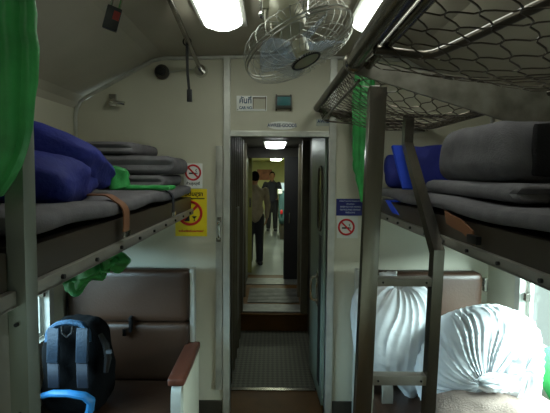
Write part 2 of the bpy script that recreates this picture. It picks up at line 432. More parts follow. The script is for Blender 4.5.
# hinged leaf folded back against the vestibule side
r = sroot('door_3')
lx = lambda y: DX1-.012-(y-2.62)*.05
def lbox(m, y0, y1, z0, z1, t0, t1):
    vs = []
    for t in (t0, t1):
        for y, z in ((y0, z0), (y1, z0), (y1, z1), (y0, z1)): vs.append((lx(y)-t, y, z))
    m.faces(vs, [(0, 1, 2, 3), (7, 6, 5, 4), (0, 4, 5, 1), (1, 5, 6, 2), (2, 6, 7, 3), (3, 7, 4, 0)]); return m
struct(lbox(MB(), 2.63, 3.20, .02, 1.915, -.022, 0), 'door_leaf', leafm, r)
m = MB(); pts = []
for i in range(28):
    an = 2*PI*i/28; y = 2.76+.075*abs(math.cos(an))**.6*math.copysign(1, math.cos(an)); z = 1.42+.22*abs(math.sin(an))**.6*math.copysign(1, math.sin(an)); pts.append((lx(y)-.004, y, z))
m.tube(pts, .009, 8, closed=True); struct(m, 'window_rim', dsteel, r)
m = MB(); m.loft([[(p[0]+.002, p[1], p[2]) for p in pts], [(p[0]-.001, p[1], p[2]) for p in pts]]); struct(m, 'pane', mat('dark_glass', (20, 24, 24), .1), r)
m = MB()
for k in range(62): lbox(m, 2.70, 2.79, .12+k*.017, .128+k*.017, 0, .006)
struct(m, 'vent_slats', black, r)
m = MB(); p = at(316, 288, X=lx(3.05)); y0 = p.y
m.tube(fillet([(lx(y0), y0, p.z+.09), (lx(y0)-.05, y0, p.z+.08), (lx(y0)-.05, y0, p.z-.08), (lx(y0), y0, p.z-.09)], .03), .011, 8); lbox(m, y0-.04, y0+.04, p.z-.12, p.z+.12, 0, .006)
struct(m, 'door_handle', chrome, r)

def lamp(name, label, x0, x1, y0, y1, z, mt, group=None, drop=.055):
    t = thing(name, label, 'ceiling light', ((x0+x1)/2, (y0+y1)/2, z), group)
    m = MB(); m.box(x0-.02, x1+.02, y0-.03, y1+.03, z-.014, z+.01, .004); m.build('housing', alu, t)
    i = .035; zz = z-.014
    def ring(ins, zq):
        c = .03 if ins == 0 else .045
        X0, X1, Y0, Y1 = x0+ins*.5, x1-ins*.5, y0+ins, y1-ins
        return [(X0+c, Y0, zq), (X1-c, Y0, zq), (X1, Y0+c, zq), (X1, Y1-c, zq), (X1-c, Y1, zq), (X0+c, Y1, zq), (X0, Y1-c, zq), (X0, Y0+c, zq)]
    MB().loft([ring(0, zz), ring(.006, zz-.02), ring(.035, zz-drop+.012), ring(.05, zz-drop+.006)]).build('diffuser', mt, t); return t
lamp('ceiling_lamp', 'bright white fluorescent ceiling light left of the fan', -.325, -.145, 1.05, 1.96, 2.318, lampw, 'fluorescent ceiling lights')
lamp('ceiling_lamp', 'bright white fluorescent ceiling light behind the luggage rack', .375, .555, 1.05, 1.98, 2.318, lampw, 'fluorescent ceiling lights')
a = at(265, 144, Z=1.88); b = at(286, 144, Z=1.88)
lamp('vestibule_lamp', 'small white light on the dark low ceiling beyond the door frame', a.x, b.x, a.y, a.y+.85, 1.918, lampv, drop=.03)
for y in (7.4, 12.4): lamp('far_ceiling_lamp', 'ceiling light of the next carriage beyond the inner doorway', -.05, .3, y, y+1.2, 2.018, lampn, 'ceiling lights of the next carriage', drop=.03)
lamp('ceiling_lamp', 'unseen fluorescent ceiling light of the near bay, added to light the foreground', -.1, .1, -1.3, -.4, 2.322, lampw)  # unseen lamp behind the camera, added to brighten the foreground

# ------------------------------------------------------------------ upper berths
def berth(y0, y1, side, label, bolts):
    xe, xw = (XE0, XL+.003) if side < 0 else (XE1, XR-.003)
    t = thing('upper_berth', label, 'bunk', (xe, (y0+y1)/2, ZB)); sg = -side   # sg points to the aisle
    xs = lambda a, b: tuple(sorted((xe+side*a, xe+side*b)))
    m = MB(); m.box(*xs(.0, .018), y0, y1, ZB, ZB+.032, .003); m.box(*xs(-.0, .05), y0, y1, ZB, ZB+.006); m.build('edge_strip', stripm, t)
    m = MB(); m.box(*xs(.014, .05), y0+.003, y1-.003, ZB+.032, ZB+.107, .006); m.build('side_panel', pvinyl, t)
    x0, x1 = sorted((xe+side*.05, xw)); m = MB(); m.box(x0, x1, y0+.003, y1-.003, ZB, ZB+.106, .004); m.build('base_panel', grime, t)
    for k in range(bolts):
        y = y0+.12+(y1-y0-.24)*k/(bolts-1); MB().cyl((xe-side*.003, y, ZB+.016), (1, 0, 0), .006, .008, 10).build('bolt', black, t)
    return t
bl = berth(.805, 2.50, -1, 'left upper berth with brown side panel under the blue pillows', 9)
br = berth(.805, 2.47, 1, 'right upper berth with brown side panel behind the ladder', 9)
berth(-1.1, .758, -1, 'dark end of the nearer left upper berth, left of the upright post', 6)

def mattress(x0, x1, y0, y1, label, seed):
    z0, z1 = ZB+.114, 1.502
    m = MB()
    def fn(p, h):
        p.z += .006*math.sin(p.y*9+seed); return p
    m.soft(((x0+x1)/2, (y0+y1)/2, (z0+z1)/2+.006), (x1-x0, y1-y0, z1-z0), .026, .006, 8, seed, n=(14, 44, 6), fn=fn)
    return solo(m, 'mattress', greym, label, 'mattress', ((x0+x1)/2, (y0+y1)/2, z0))
ZT = 1.509
mattress(XL+.02, XE0-.002, .83, 2.46, 'thin grey mattress on the left upper berth', 1)
mattress(XE1+.002, XR-.02, .83, 2.44, 'thin grey mattress on the right upper berth', 2)
mattress(XL+.02, XE0-.02, -1.0, .74, 'thin dark mattress end on the nearer left berth beside the post', 5)

def strap(y, side, mt, label, w=.036):
    xe = XE0 if side < 0 else XE1; s = side
    t = thing('berth_strap', label, 'strap', (xe, y, 1.43))
    pts = [(xe+s*.30, y-.05, ZT+.012), (xe+s*.15, y-.02, ZT+.014), (xe+s*.04, y, ZT+.012), (xe-s*.004, y+.004, ZT-.02), (xe-s*.012, y+.01, 1.47), (xe-s*.010, y+.015, 1.42), (xe-s*.008, y+.015, 1.40)]
    pts = fillet(pts, .012, 3)
    MB().ribbon(pts, (0, 1, 0), w, .004).build('webbing', mt, t)
    m = MB(); m.box(*sorted((xe-s*.006, xe-s*.016)), y-.012, y+.042, 1.383, 1.402, .003); m.build('buckle', chrome, t); return t
strap(1.30, -1, tanst, 'tan strap over the left mattress edge beside the blue pillow', .05)
strap(1.93, -1, drkst, 'dark blue strap over the far end of the left mattress')
# leather tab on the right panel
a = at(462, 225, X=XE1-.012)
t = thing('berth_strap', 'orange-brown strap folded on the right berth panel behind the ladder', 'strap', a)
m = MB(); p0 = at(446, 217, X=XE1-.008); p1 = at(462, 226, X=XE1-.014); p2 = at(474, 238, X=XE1-.008)
m.ribbon([p0, (p0+p1)/2-Vector((.004, 0, 0)), p1, (p1+p2)/2, p2], (0, .35, 1), .045, .005); m.build('webbing', tanst, t)
m = MB(); q = at(474, 239, X=XE1-.012); m.box(q.x-.01, q.x+.008, q.y-.03, q.y+.03, q.z-.014, q.z+.012, .004); m.build('buckle', black, t)

# ------------------------------------------------------------------ bedding
def bedding(name, label, cat, x0, x1, y0, y1, z0, z1, mt, r=.03, amp=.008, f=8, seed=0, rot=0, group=None, fn=None, n=(16, 16, 8)):
    m = MB(); c = ((x0+x1)/2, (y0+y1)/2, (z0+z1)/2)
    m.soft(c, (x1-x0, y1-y0, z1-z0), r, amp, f, seed, Matrix.Rotation(rot, 4, 'Z'), n=n, fn=fn)
    return solo(m, name, mt, label, cat, (c[0], c[1], z0), group)
G = 'folded grey bedding on the left berth'
def fold(p, h):   # one long side shows a fold line
    if p.y < -h.y*.6: p.y += .02*math.exp(-(p.z/(h.z*.35))**2)
    return p
bedding('folded_blanket', 'lowest folded grey blanket of the pile at the left berth end', 'blanket', -1.12, -.545, 1.98, 2.44, ZT+.004, 1.578, greym, .032, .007, 8, 3, 0, G, fold)
bedding('folded_blanket', 'middle folded grey blanket of the left pile, its corner reaching furthest right', 'blanket', -1.18, -.51, 2.0, 2.47, 1.583, 1.678, greym, .042, .010, 8, 4, .05, G, fold)
bedding('folded_blanket', 'topmost folded dark grey blanket of the pile at the left berth end', 'blanket', -1.17, -.70, 2.02, 2.46, 1.683, 1.748, greym, .03, .008, 8, 5, -.04, G, fold)
def pillowfn(p, h):
    k = 1-.62*(abs(p.x/h.x)**2.6*.55+abs(p.y/h.y)**2.6*.55); p.z *= max(.12, k)
    e = max(abs(p.x/h.x), abs(p.y/h.y)); p.z += .012*nz(p, 14, 2)*e; return p
def pillow(label, c, size, mt, M, seed, r=.04):
    m = MB(); m.soft(c, size, r, .012, 7, seed, M, n=(22, 22, 8), fn=pillowfn)
    return solo(m, 'pillow', mt, label, 'pillow', (c[0], c[1], c[2]-size[2]/2))
R3 = Matrix.Rotation
pillow('dark blue pillow lying lowest on the left berth beside the post', (-.86, 1.20, 1.590), (.56, .44, .19), bluem, R3(.10, 4, 'Y') @ R3(.2, 4, 'Z'), 1)
pillow('dark blue pillow leaning on top of the other one on the left berth', (-.90, 1.40, 1.685), (.62, .38, .17), bluem, R3(.25, 4, 'Y') @ R3(-.25, 4, 'X') @ R3(.1, 4, 'Z'), 2)
# green cloth between the pillow and the folded blankets
m = MB(); a = at(120, 182, Y=1.86)
m.soft((a.x, a.y, 1.56), (.08, .10, .10), .02, .012, 20, 3, R3(.3, 4, 'Z'), n=(8, 8, 6)); m.soft((a.x+.13, a.y+.02, 1.522), (.22, .1, .022), .01, .01, 20, 5, n=(12, 8, 4))
solo(m, 'green_cloth', greenm, 'crumpled green cloth on the left berth between blue pillow and grey blankets', 'cloth', (a.x, a.y, ZT))

# right berth bedding
bedding('folded_blanket', 'flat folded grey blanket under the rolled bedding on the right berth', 'blanket', .70, 1.36, 1.15, 1.82, ZT+.004, 1.572, greym, .028, .008, 8, 8, .03, None, fold)
def rollfn(p, h):
    p.y *= 1-.10*(p.z/h.z); p.z += .012*math.sin(p.x*9); return p
bedding('rolled_bedding', 'large rounded grey bedding roll with a dark end on the right berth', 'bedding', .70, 1.37, 1.24, 1.74, 1.578, 1.785, greym, .075, .009, 6, 9, 0, None, rollfn, n=(26, 16, 12))
p = bpy.data.objects['rolled_bedding']
m = MB(); m.soft((1.03, 1.232, 1.675), (.46, .03, .165), .014, .004, 8, 6, n=(8, 4, 8)); m.build('dark_end', greyd, p)  # dark grey slab over part of the roll's near end
m = MB(); m.soft((1.10, 1.138, ZT+.033), (.50, .022, .052), .01, .003, 8, 6, n=(14, 4, 6)); y = m.build('dark_front_strip', greyd, bpy.data.objects['folded_blanket.003'])  # dark grey strip along the near face of the flat blanket
y['label'] = 'dark strip on the near face of the folded blanket'
def prop_pillow(label, c, size, mt, M, seed): return pillow(label, c, size, mt, M, seed, .03)
a = at(428, 172, Y=1.98)
prop_pillow('bright blue pillow standing upright on the right berth behind the ladder', (a.x+.03, 2.03, 1.635), (.26, .21, .10), bluem, R3(PI/2-.25, 4, 'X'), 4)
prop_pillow('dark blue pillow at the far end of the right berth next to the curtain', (.80, 2.30, 1.605), (.30, .2, .13), bluem, R3(PI/2-.5, 4, 'X') @ R3(.1, 4, 'Y'), 5)
m = MB(); p0 = at(397, 146, Y=1.93); p1 = at(408, 196, Y=1.84)
m.ribbon([p0, p0.lerp(p1, .5)+Vector((.004, 0, 0)), (p1.x, p1.y, ZT+.02)], (1, .1, 0), .05, .018)
solo(m, 'blue_folder', bluel, 'narrow bright blue folded cloth leaning beside the ladder rail', 'cloth', (p1.x, p1.y, ZT), smooth=False)
m = MB(); p0 = at(388, 201, X=.60); p1 = at(396, 214, X=.592)
m.ribbon([p0+Vector((.05, 0, .0)), p0, p0.lerp(p1, .5), p1], (0, 1, .0), .09, .006)
solo(m, 'blue_strap', bluel, 'small blue strap end hanging over the right mattress edge', 'strap', tuple(p0))

# ------------------------------------------------------------------ left post and right ladder
t = thing('berth_post', 'grey metal upright post at the near end of the left berth', 'post', (-.49, .785, 0))
a = at(14, 300, Y=.782); b = at(32.5, 300, Y=.782)
MB().box(a.x, b.x, .762, .802, 0, 2.318, .003).build('post', mat('post_metal', (150, 156, 146), .34, .55, var=.1, scale=10, stretch=(1, 1, .15)), t)
MB().box(a.x-.036, a.x-.002, .768, .80, 0, ZB-.01, .003).build('side_rail', stripm, t)
m = MB(); m.prism([(a.x-.07, ZB-.005), (a.x-.002, ZB-.005), (a.x-.002, ZB-.06), (a.x-.07, ZB-.035)], 'y', .765, .768); m.build('bracket_plate', stripm, t)
for z in (.95, 1.12, 1.3): MB().cyl(((a.x+b.x)/2, .759, z), (0, 1, 0), .004, .006, 10).build('screw', black, t)

LY = 1.45
t = thing('berth_ladder', 'worn metal ladder to the right upper berth', 'ladder', (.48, LY, 0))
a = at(361.5, 260, Y=LY); b = at(378, 260, Y=LY); LX0, LX1 = a.x, b.x
m = MB(); m.box(LX0, LX1, LY-.012, LY+.03, .0, 1.905, .003); m.build('rail', steel, t)
c = at(431, 300, Y=LY); d = at(446, 300, Y=LY); RX0, RX1 = c.x, d.x
RX1 = min(RX1, XE1-.006)
zb = at(438, 247, Y=LY).z
def slant():
    m = MB(); y2, z2 = 1.84, at(407, 142, X=(RX0+RX1)/2).z
    sec = [(LY-.012, 0), (LY-.012, zb-.01), (y2-.012, z2), (y2-.012, 1.865), (y2+.03, 1.865), (y2+.03, z2-.01), (LY+.03, zb-.03), (LY+.03, 0)]
    m.prism(sec, 'x', RX0, RX1); return m
slant().build('rail', steel, t, smooth=False)
for py, h in ((282, .030), (380, .036), (0, .03), (1, .03)):
    z = at(405, py, Y=LY).z if py > 1 else (.5 if py == 0 else .15)
    m = MB(); m.box(LX1-.004, RX0+.004, LY-.008, LY+.03, z-h/2, z+h/2, .004)
    rg = m.build('rung', stripm, t)
    for x in (LX1+.02, RX0-.02): MB().cyl((x, LY-.009, z), (0, 1, 0), .004, .004, 8).build('rivet', black, rg)

for o in [t]+list(t.children_recursive):      # the ladder leans slightly towards its foot
    if o.type == 'MESH':
        for v in o.data.vertices: v.co.x += (v.co.z-1.28)*.024

# ------------------------------------------------------------------ luggage racks
def net_mesh(x0, z0, x1, z1, y0, y1, sag, cell=.05, r=.0017, seed=0):
    m = MB(); n = int(round((x1-x0)/cell)); hw = (x1-x0)/n
    ny = int((y1-y0)/(cell/4))
    def P(u, y):
        z = z0+(z1-z0)*u-sag*math.sin(PI*min(1, max(0, u)))**.7 - .012*math.sin(y*11+u*5)*math.sin(PI*max(0,min(1,u)))
        e = min(y-y0, y1-y)
        z += (0 if e > .12 else (1-e/.12)*sag*.75*math.sin(PI*min(1, max(0, u))))
        return Vector((x0+(x1-x0)*u, y, z))
    for i in range(n):
        pts = []
        for j in range(ny+1):
            y = y0+(y1-y0)*j/ny; ph = 2*PI*(y-y0)/(cell*2.0)
            w = math.cos(ph); w = math.copysign(abs(w)**.55, w)*(1 if i % 2 else -1)
            u = (i+.5+.5*w)/n + .012*nz((i, y, seed), 9)
            pts.append(P(min(1, max(0, u)), y))
        m.tube(pts, r, 4)
    return m
def bracket(y, t):
    m = MB(); a = at(352, 66, Y=y); b = at(349, 78, Y=y)
    m = MB(); m.prism([(.285, 2.000), (.285, 1.955), (1.02, 1.735), (XR-.004, 1.62), (XR-.004, 1.86), (.98, 1.90)], 'y', y-.006, y+.006)
    m.box(XR-.02, XR-.001, y-.05, y+.05, 1.6, 1.88, .003)
    m.build('bracket', mat('bracket_metal', (150, 146, 136), .5, .25, var=.3, scale=16, rgb2=(112, 106, 96)), t)
tn = thing('luggage_rack', 'near wire luggage rack overhead with a thick outer tube', 'luggage rack', (.6, .6, 1.95))
tf = thing('luggage_rack', 'far wire luggage rack section ending by the doorway', 'luggage rack', (.6, 2.0, 1.95))
OX, OZ = .275, 1.985
m = MB(); m.tube([(OX+.01, -1.0, OZ+.008), (OX+.01, 1.44, OZ+.008)], .031, 14); m.tube([(OX+.064, -1.0, OZ-.004), (OX+.064, 1.44, OZ-.004)], .016, 10)
m.build('outer_tube', steel, tn)
m = MB(); m.cyl((OX+.012, 1.435, OZ+.006), (0, 1, 0), .038, .035, 18, bev=.006); m.build('collar', steel, tn)
mid = fillet([(.30, 1.20, 1.962), (.47, 1.235, 1.955), (.50, 1.15, 1.955), (.56, .86, 1.955), (.60, .55, 1.955), (.62, -1.0, 1.955)], .04)
MB().tube(mid, .013, 10).build('middle_tube', dsteel, tn)
MB().tube(fillet([(.97, 1.42, 1.885), (.985, 1.3, 1.888), (1.0, .9, 1.89), (1.0, -1.0, 1.89)], .05), .012, 10).build('wall_tube', steel, tn)
net_mesh(OX+.05, OZ-.01, 1.0, 1.893, -.4, 1.41, .055, cell=.052, r=.0021, seed=1).build('wire_net', dsteel, tn)
bracket(LY, tf)
m = MB(); m.tube(fillet([(OX, 1.46, OZ), (OX-.012, 2.50, OZ+.004), (.97, 2.50, 1.885), (.97, 1.47, 1.885)], .07), .018, 10); m.build('rim_tube', dsteel, tf)
m = MB(); m.tube(fillet([(OX+.035, 1.46, OZ-.055), (OX+.03, 2.46, OZ-.07), (.93, 2.46, 1.86)], .06), .006, 8)
m.build('lower_rail', dsteel, tf)
net_mesh(OX+.005, OZ, .965, 1.885, 1.475, 2.485, .085, cell=.032, r=.0022, seed=2).build('wire_net', dsteel, tf)
m = MB()
for i in range(26):   # wire side of the basket under the rim
    y = 1.5+i*.038; m.tube([(OX, y, OZ), (OX+.02, y+.019, OZ-.03), (OX+.03, y, OZ-.062)], .0016, 4)
for i in range(17):
    x = .30+i*.04; u = (x-OX)/(.97-OX); z = OZ+(1.885-OZ)*u
    m.tube([(x, 2.5, z), (x+.02, 2.485, z-.03), (x, 2.465, z-.055+.03*u)], .0016, 4)
m.build('side_mesh', steel, tf)

# ------------------------------------------------------------------ curtain rails, hooks and things hanging
t = thing('curtain_rail', 'chrome curtain rail along the left side of the ceiling', 'rail', (-.45, 2.0, 2.28))
a = at(201, 71, Y=2.54); b = at(170, 0, Y=1.70)
d = (b-a); far = a; near = a+d*2.6; near.z = min(near.z, 2.30)
MB().tube([far, b, (b.x+.02, .9, min(b.z+.01, 2.297)), (b.x+.03, -1.0, 2.295)], .0125, 12).build('rail_tube', steel, t)
MB().cyl(a-Vector((0, .01, 0)), (0, 1, 0), .034, .03, 20, r2=.042).build('flange', chrome, t)
m = MB(); m.box(b.x-.012, b.x+.012, b.y-.03, b.y+.0, b.z, 2.325, .002); m.build('ceiling_clip', alu, t)
# hanging dark strap
p = at(187, 44, X=a.x+.0); q = at(190, 100, Y=p.y)
t = thing('hanging_strap', 'thin dark strap with a buckle hanging from the left curtain rail', 'strap', (p.x, p.y, q.z))
MB().ribbon([(p.x, p.y, p.z+.02), (p.x+.002, p.y, (p.z+q.z)/2), (q.x-.004, p.y, q.z+.05)], (1, 0, 0), .014, .004).build('webbing', black, t)
m = MB(); m.box(q.x-.016, q.x+.012, p.y-.008, p.y+.008, q.z-.01, q.z+.055, .005); m.build('buckle', black, t)
MB().tube(arc((p.x, p.y, p.z+.012), .02, 0, 2*PI, 14, (1, 0, 0), (0, 0, 1))[:-1], .004, 6, closed=True).build('loop', black, t)
# black knob and its thin wire on the bulkhead
c = at(162, 72, Y=2.53)
t = thing('wall_knob', 'round black knob on the far wall left of the rail flange', 'knob', c)
MB().cyl(c, (0, 1, 0), .045, .03, 22, r2=.05, bev=.006).build('base', grime, t); m = MB(); m.cyl(c-Vector((0, .03, 0)), (0, 1, 0), .028, .04, 18, bev=.006); m.build('grip', black, t)
e = at(197, 69, Y=2.54); MB().tube([c+Vector((.04, .006, 0)), e+Vector((-.03, 0, 0))], .005, 8).build('link_rod', alu, t)
# coat hook on the corner
c = at(118, 103, Y=2.53)
t = thing('coat_hook', 'chrome folding coat hook on the far wall above the grey blankets', 'hook', c)
m = MB(); m.box(c.x-.055, c.x-.01, c.y-.008, c.y+.012, c.z-.02, c.z+.055, .004); m.build('plate', chrome, t)
m = MB(); m.tube(fillet([(c.x-.04, c.y-.01, c.z+.02), (c.x-.02, c.y-.06, c.z+.0), (c.x+.06, c.y-.05, c.z-.012)], .02), .012, 10); m.build('prong', chrome, t)
# padlock-like luggage tag
pl = at(113, 16, Y=1.05)
t = thing('padlock', 'black padlock with a red patch hanging near the left of the ceiling', 'padlock', pl)
MM = Matrix.Translation(pl) @ R3(.28, 4, 'Y') @ R3(.4, 4, 'Z')
m = MB(); m.box(-.018, .018, -.010, .010, -.036, .022, .004, MM); m.build('lock_body', black, t)
m = MB(); m.box(.0, .016, -.0115, -.0098, -.010, .012, .0, MM); m.build('patch', mat('dark_red_patch', (150, 34, 26), .5), t)
m = MB(); m.tube([MM @ v for v in fillet([Vector((-.010, 0, .02)), Vector((-.010, 0, .055)), Vector((.010, 0, .055)), Vector((.010, 0, .02))], .009)], .0035, 8); m.build('shackle', chrome, t)
top = MM @ Vector((0, 0, .05)); rl = Vector((b.x+.02, top.y, 2.292))
m = MB(); m.ribbon(fillet([top+Vector((0, 0, -.004)), top+Vector((-.004, 0, .06)), (rl+top)/2+Vector((-.01, 0, .02)), rl], .02), (.9, .4, 0), .011, .004)
m.build('cord', black, t)

t = thing('curtain_rail', 'chrome curtain rail on the right of the ceiling above the wire rack', 'rail', (.62, 2.0, 2.25))
MB().tube([(.60, 2.54, 2.26), (.60, -1.0, 2.26)], .0125, 12).build('rail_tube', chrome, t)
MB().cyl((.60, 2.53, 2.26), (0, 1, 0), .034, .03, 20, r2=.042).build('flange', chrome, t)
for y in (.3, 1.0, 1.7): m = MB(); m.box(.590, .610, y-.01, y+.01, 2.26, 2.32, .002); m.build('ceiling_clip', alu, t)

def curtain(label, cy, ztop, zbot, left, right, ry, pleats=9, seed=0, tilt=0):
    """gathered curtain; left/right give its x edges by height 0..1 (top..bottom)"""
    m = MB(); rings = []; N = 90; K = 26
    for k in range(K+1):
        s = k/K; x0, x1 = left(s), right(s); cx, rx = (x0+x1)/2, (x1-x0)/2; ring = []
        for i in range(N):
            an = 2*PI*i/N; w = 1+.16*math.sin(pleats*an+seed+1.5*s)+.10*math.sin((pleats*2+1)*an+seed*2-2*s)
            x = cx+rx*math.cos(an)*(1+.10*(w-1)); y = cy+ry*math.sin(an)*w*(1-.35*s*s)+tilt*s
            z = ztop+(zbot(x, x0, x1) - ztop)*s + .006*nz((x, y, s*3), 12, seed)
            ring.append((x+.006*nz((x, y, s*2), 14, seed), y, z))
        rings.append(ring)
    m.loft(rings)
    return solo(m, 'curtain', greenm, label, 'curtain', ((left(0)+right(0))/2, cy, ztop))
def lerpt(tab):
    def f(s):
        for (a, va), (b, vb) in zip(tab, tab[1:]):
            if s <= b: return va+(vb-va)*(s-a)/(b-a)
        return tab[-1][1]
    return f
CY = .69
ex = lambda px, py: at(px, py, Y=CY+.02)
zt = 2.285; zbm = ex(5, 196).z
tabR = [(0, ex(41, 20).x+.002)]
for px, py in ((40, 0), (41, 30), (43, 55), (42, 80), (41, 105), (39, 130), (35, 150), (27, 170), (14, 188)):
    q = ex(px, py); tabR.append((min(1, (zt-q.z)/(zt-zbm)), q.x))
tabR.append((1.0, ex(8, 196).x))
tabL = [(0, -.66), (.7, -.64), (1, -.58)]
curtain('green satin curtain gathered at the left post', CY, zt, lambda x, a, b: zbm, lerpt(tabL), lerpt(tabR), .05, 8, 1)
RY = 2.37
zb_ = at(366, 202, Y=RY).z
curtain('green satin curtain hanging at the far end of the right berth', RY, 2.245, lambda x, a, b: zb_, lerpt([(0, at(352, 85, Y=RY).x+.02), (.3, at(352, 100, Y=RY).x), (.75, at(353, 160, Y=RY).x), (1, at(361, 200, Y=RY).x)]),
        lerpt([(0, at(372, 85, Y=RY).x+.02), (.6, at(371, 130, Y=RY).x), (1, at(368, 200, Y=RY).x)]), .03, 6, 2)
# curtain hem beside the right window
m = MB(); w = [at(539, 374, X=1.355), at(548, 347, X=1.365), at(556, 352, X=1.37), at(566, 420, X=1.365), at(548, 392, X=1.36)]
fr = [Vector(p)+Vector((-.012, 0, 0)) for p in w]; bk = [Vector(p)+Vector((.012, 0, 0)) for p in w]
m.loft([fr, bk]); bmesh.ops.subdivide_edges(m.b, edges=m.b.edges[:], cuts=3, use_grid_fill=True)
for v in m.b.verts: v.co.x += .008*nz(v.co, 22, 4)
solo(m, 'curtain_hem', greenm, 'green curtain corner hanging below the right window', 'curtain', tuple(w[1]))
# green cloth under left berth
m = MB()
for px, py, s in ((74, 277, .06), (88, 270, .08), (101, 266, .07), (113, 260, .055)):
    p = at(px, py, Y=1.62)
    m.soft((p.x, p.y, p.z), (s*1.3, .09, s*1.1), .03, .035, 16, px, R3(-.5, 4, 'Y'), n=(10, 8, 8))
p0 = at(75, 270, Y=1.62); p1 = at(112, 255, Y=1.62); m.tube([(p0.x, 1.62, 1.30), (-.60, 1.62, 1.318)], .022, 8)
solo(m, 'green_cloth', greenm, 'crumpled green cloth tucked under the left upper berth', 'cloth', (-.7, 1.62, ZB))

# ------------------------------------------------------------------ ceiling fan
FC = at(299, 46, Y=1.30); view = (FC-EYE).normalized()
e2 = view.cross(Vector((0, 0, 1))).normalized(); e1 = view.cross(e2).normalized()   # e2 right, e1 image down
if e1.z > 0: e1 = -e1
ax = (.93*(.46*e2+.89*e1)-.37*view).normalized()
fu = ax.orthogonal().normalized(); fv = ax.cross(fu)
wire = mat('fan_wire', (178, 178, 170), .38, .7, var=.1)
t = thing('ceiling_fan', 'round wire-caged fan tilted down from the ceiling', 'fan', FC)
def FP(r, an, h): return FC+fu*r*math.cos(an)+fv*r*math.sin(an)+ax*h
R_ = .183
def ringm(m, r, h, w): m.tube([FP(r, 2*PI*i/48, h) for i in range(48)], w, 6, closed=True)
m = MB(); ringm(m, R_, .006, .0022); ringm(m, R_, -.006, .0022); m.build('rim', wire, t)
m = MB(); nw = 40
for k in range(nw):
    an = 2*PI*k/nw
    m.tube([FP(.045+(R_-.045)*math.sin(s*PI/2)**.9, an+.25*(1-s), .052*math.cos(s*PI/2)**.8+.004) for s in [i/8 for i in range(9)]], .0011, 4)
ringm(m, .11, .044, .0012); ringm(m, .15, .030, .0012); m.build('front_grille', wire, t)
m = MB()
for k in range(28):
    an = 2*PI*k/28
    m.tube([FP(.06+(R_-.06)*math.sin(s*PI/2)**.8, an-.2*(1-s), -.070*math.cos(s*PI/2)**.7-.004) for s in [i/7 for i in range(8)]], .0012, 4)
ringm(m, .13, -.066, .0013); m.build('rear_grille', wire, t)
m = MB(); m.tube([FP(0, 0, .046), FP(0, 0, .056)], [.045, .042], 24); m.build('badge', creamy, t)
m = MB(); m.tube([FP(.046, 2*PI*i/28, .054) for i in range(28)], .005, 6, closed=True); m.build('badge_ring', black, t)
for k in range(4):
    m = MB(); a0 = k*PI/2+.3; vs = []; J = 6
    rings = []
    for i in range(7):
        r = .03+.12*i/6; wd = .22+.30*math.sin(PI*(i/6)**.8*.85); rg = []
        for j in range(J+1): q = j/J-.5; rg.append(FP(r, a0+q*wd*1.5, .012+q*.06))
        rings.append(rg+[p-ax*.0025 for p in rg[::-1]])
    m.loft(rings); m.build('blade', bladem, t)
m = MB(); m.tube([FP(0, 0, -.01), FP(0, 0, .03)], [.032, .024], 18); m.build('hub', creamy, t)
m = MB(); m.tube([FP(0, 0, h) for h in (-.165, -.155, -.12, -.075, -.055)], [.03, .052, .060, .060, .045], 24); m.build('motor', creamy, t)
mc = FP(0, 0, -.115)
CM = Vector((mc.x-.03, mc.y+.02, 2.32))
m = MB(); m.cyl(CM-Vector((0, 0, .006)), (0, 0, 1), .075, .04, 28, bev=.006); m.build('ceiling_plate', grime, t)
m = MB(); m.tube([CM, CM-Vector((0, 0, .05)), mc+Vector((0, 0, .09))], .014, 12); m.build('stem', creamy, t)
m = MB()
for s in (-1, 1):
    m.tube(fillet([mc+Vector((0, 0, .09)), mc+e2*.075*s+Vector((0, 0, .085)), mc+e2*.07*s], .03), .007, 8)
m.ball(mc+e2*.068, .014, u=10, v=8); m.ball(mc-e2*.068, .014, u=10, v=8); m.ball(mc+Vector((0, 0, .09)), .018, u=10, v=8)
m.build('yoke', chrome, t)
a = at(266, 4, Y=1.30); q = FP(R_*.75, 0, -.05)
m = MB(); m.box(a.x-.012, a.x+.018, 1.28, 1.30, a.z-.02, 2.325, .004); m.build('wire_box', creamy, t)
m = MB(); m.tube([Vector((a.x, 1.29, a.z-.01)), Vector((a.x, 1.28, a.z-.06)), Vector((a.x+.02, 1.27, a.z-.11)), mc+Vector((-.04, 0, .02))], .005, 8); m.build('cable', creamy, t)

# ------------------------------------------------------------------ signs and fittings on the far wall
def plate(name, label, px0, py0, px1, py1, mt, cat='sign', round_=0, y=YF):
    a = at(px0, py1, Y=y); b = at(px1, py0, Y=y); t = thing(name, label, cat, ((a.x+b.x)/2, y-.002, (a.z+b.z)/2))
    MB().box(a.x, b.x, y-.004, y-.0005, a.z, b.z, .0012).build('plate', mt, t); return t, a, b
def nosmoke(t, cx, cz, r, y):
    m = MB(); m.tube([(cx+r*math.cos(2*PI*i/30), y, cz+r*math.sin(2*PI*i/30)) for i in range(30)], r*.13, 6, closed=True, flat=None)
    s = r*.72; m.ribbon([(cx-s, y, cz+s), (cx+s, y, cz-s)], (.7, 0, .7), r*.22, .0014); m.build('prohibition_ring', red, t)
    m = MB(); m.box(cx-r*.58, cx+r*.42, y-.0006, y+.0015, cz-r*.22, cz-r*.02); m.box(cx+r*.48, cx+r*.58, y-.0006, y+.0015, cz-r*.22, cz-r*.02)
    m.tube([(cx+r*.5, y, cz+.1*r), (cx+r*.35, y, cz+r*.3), (cx+r*.5, y, cz+r*.45)], r*.05, 5); m.build('cigarette', blk, t)
t, a, b = plate('no_smoking_sign', 'white no smoking notice above the yellow notice', 184, 163.5, 202.5, 188, white)
cx = (a.x+b.x)/2; nosmoke(t, cx, at(193, 172.5, Y=YF).z, .046, YF-.0055); text('ห้ามสูบบุหรี่', .022, (cx, YF-.005, at(193, 183.5, Y=YF).z), blk, t, width=.085, bold=.0006)
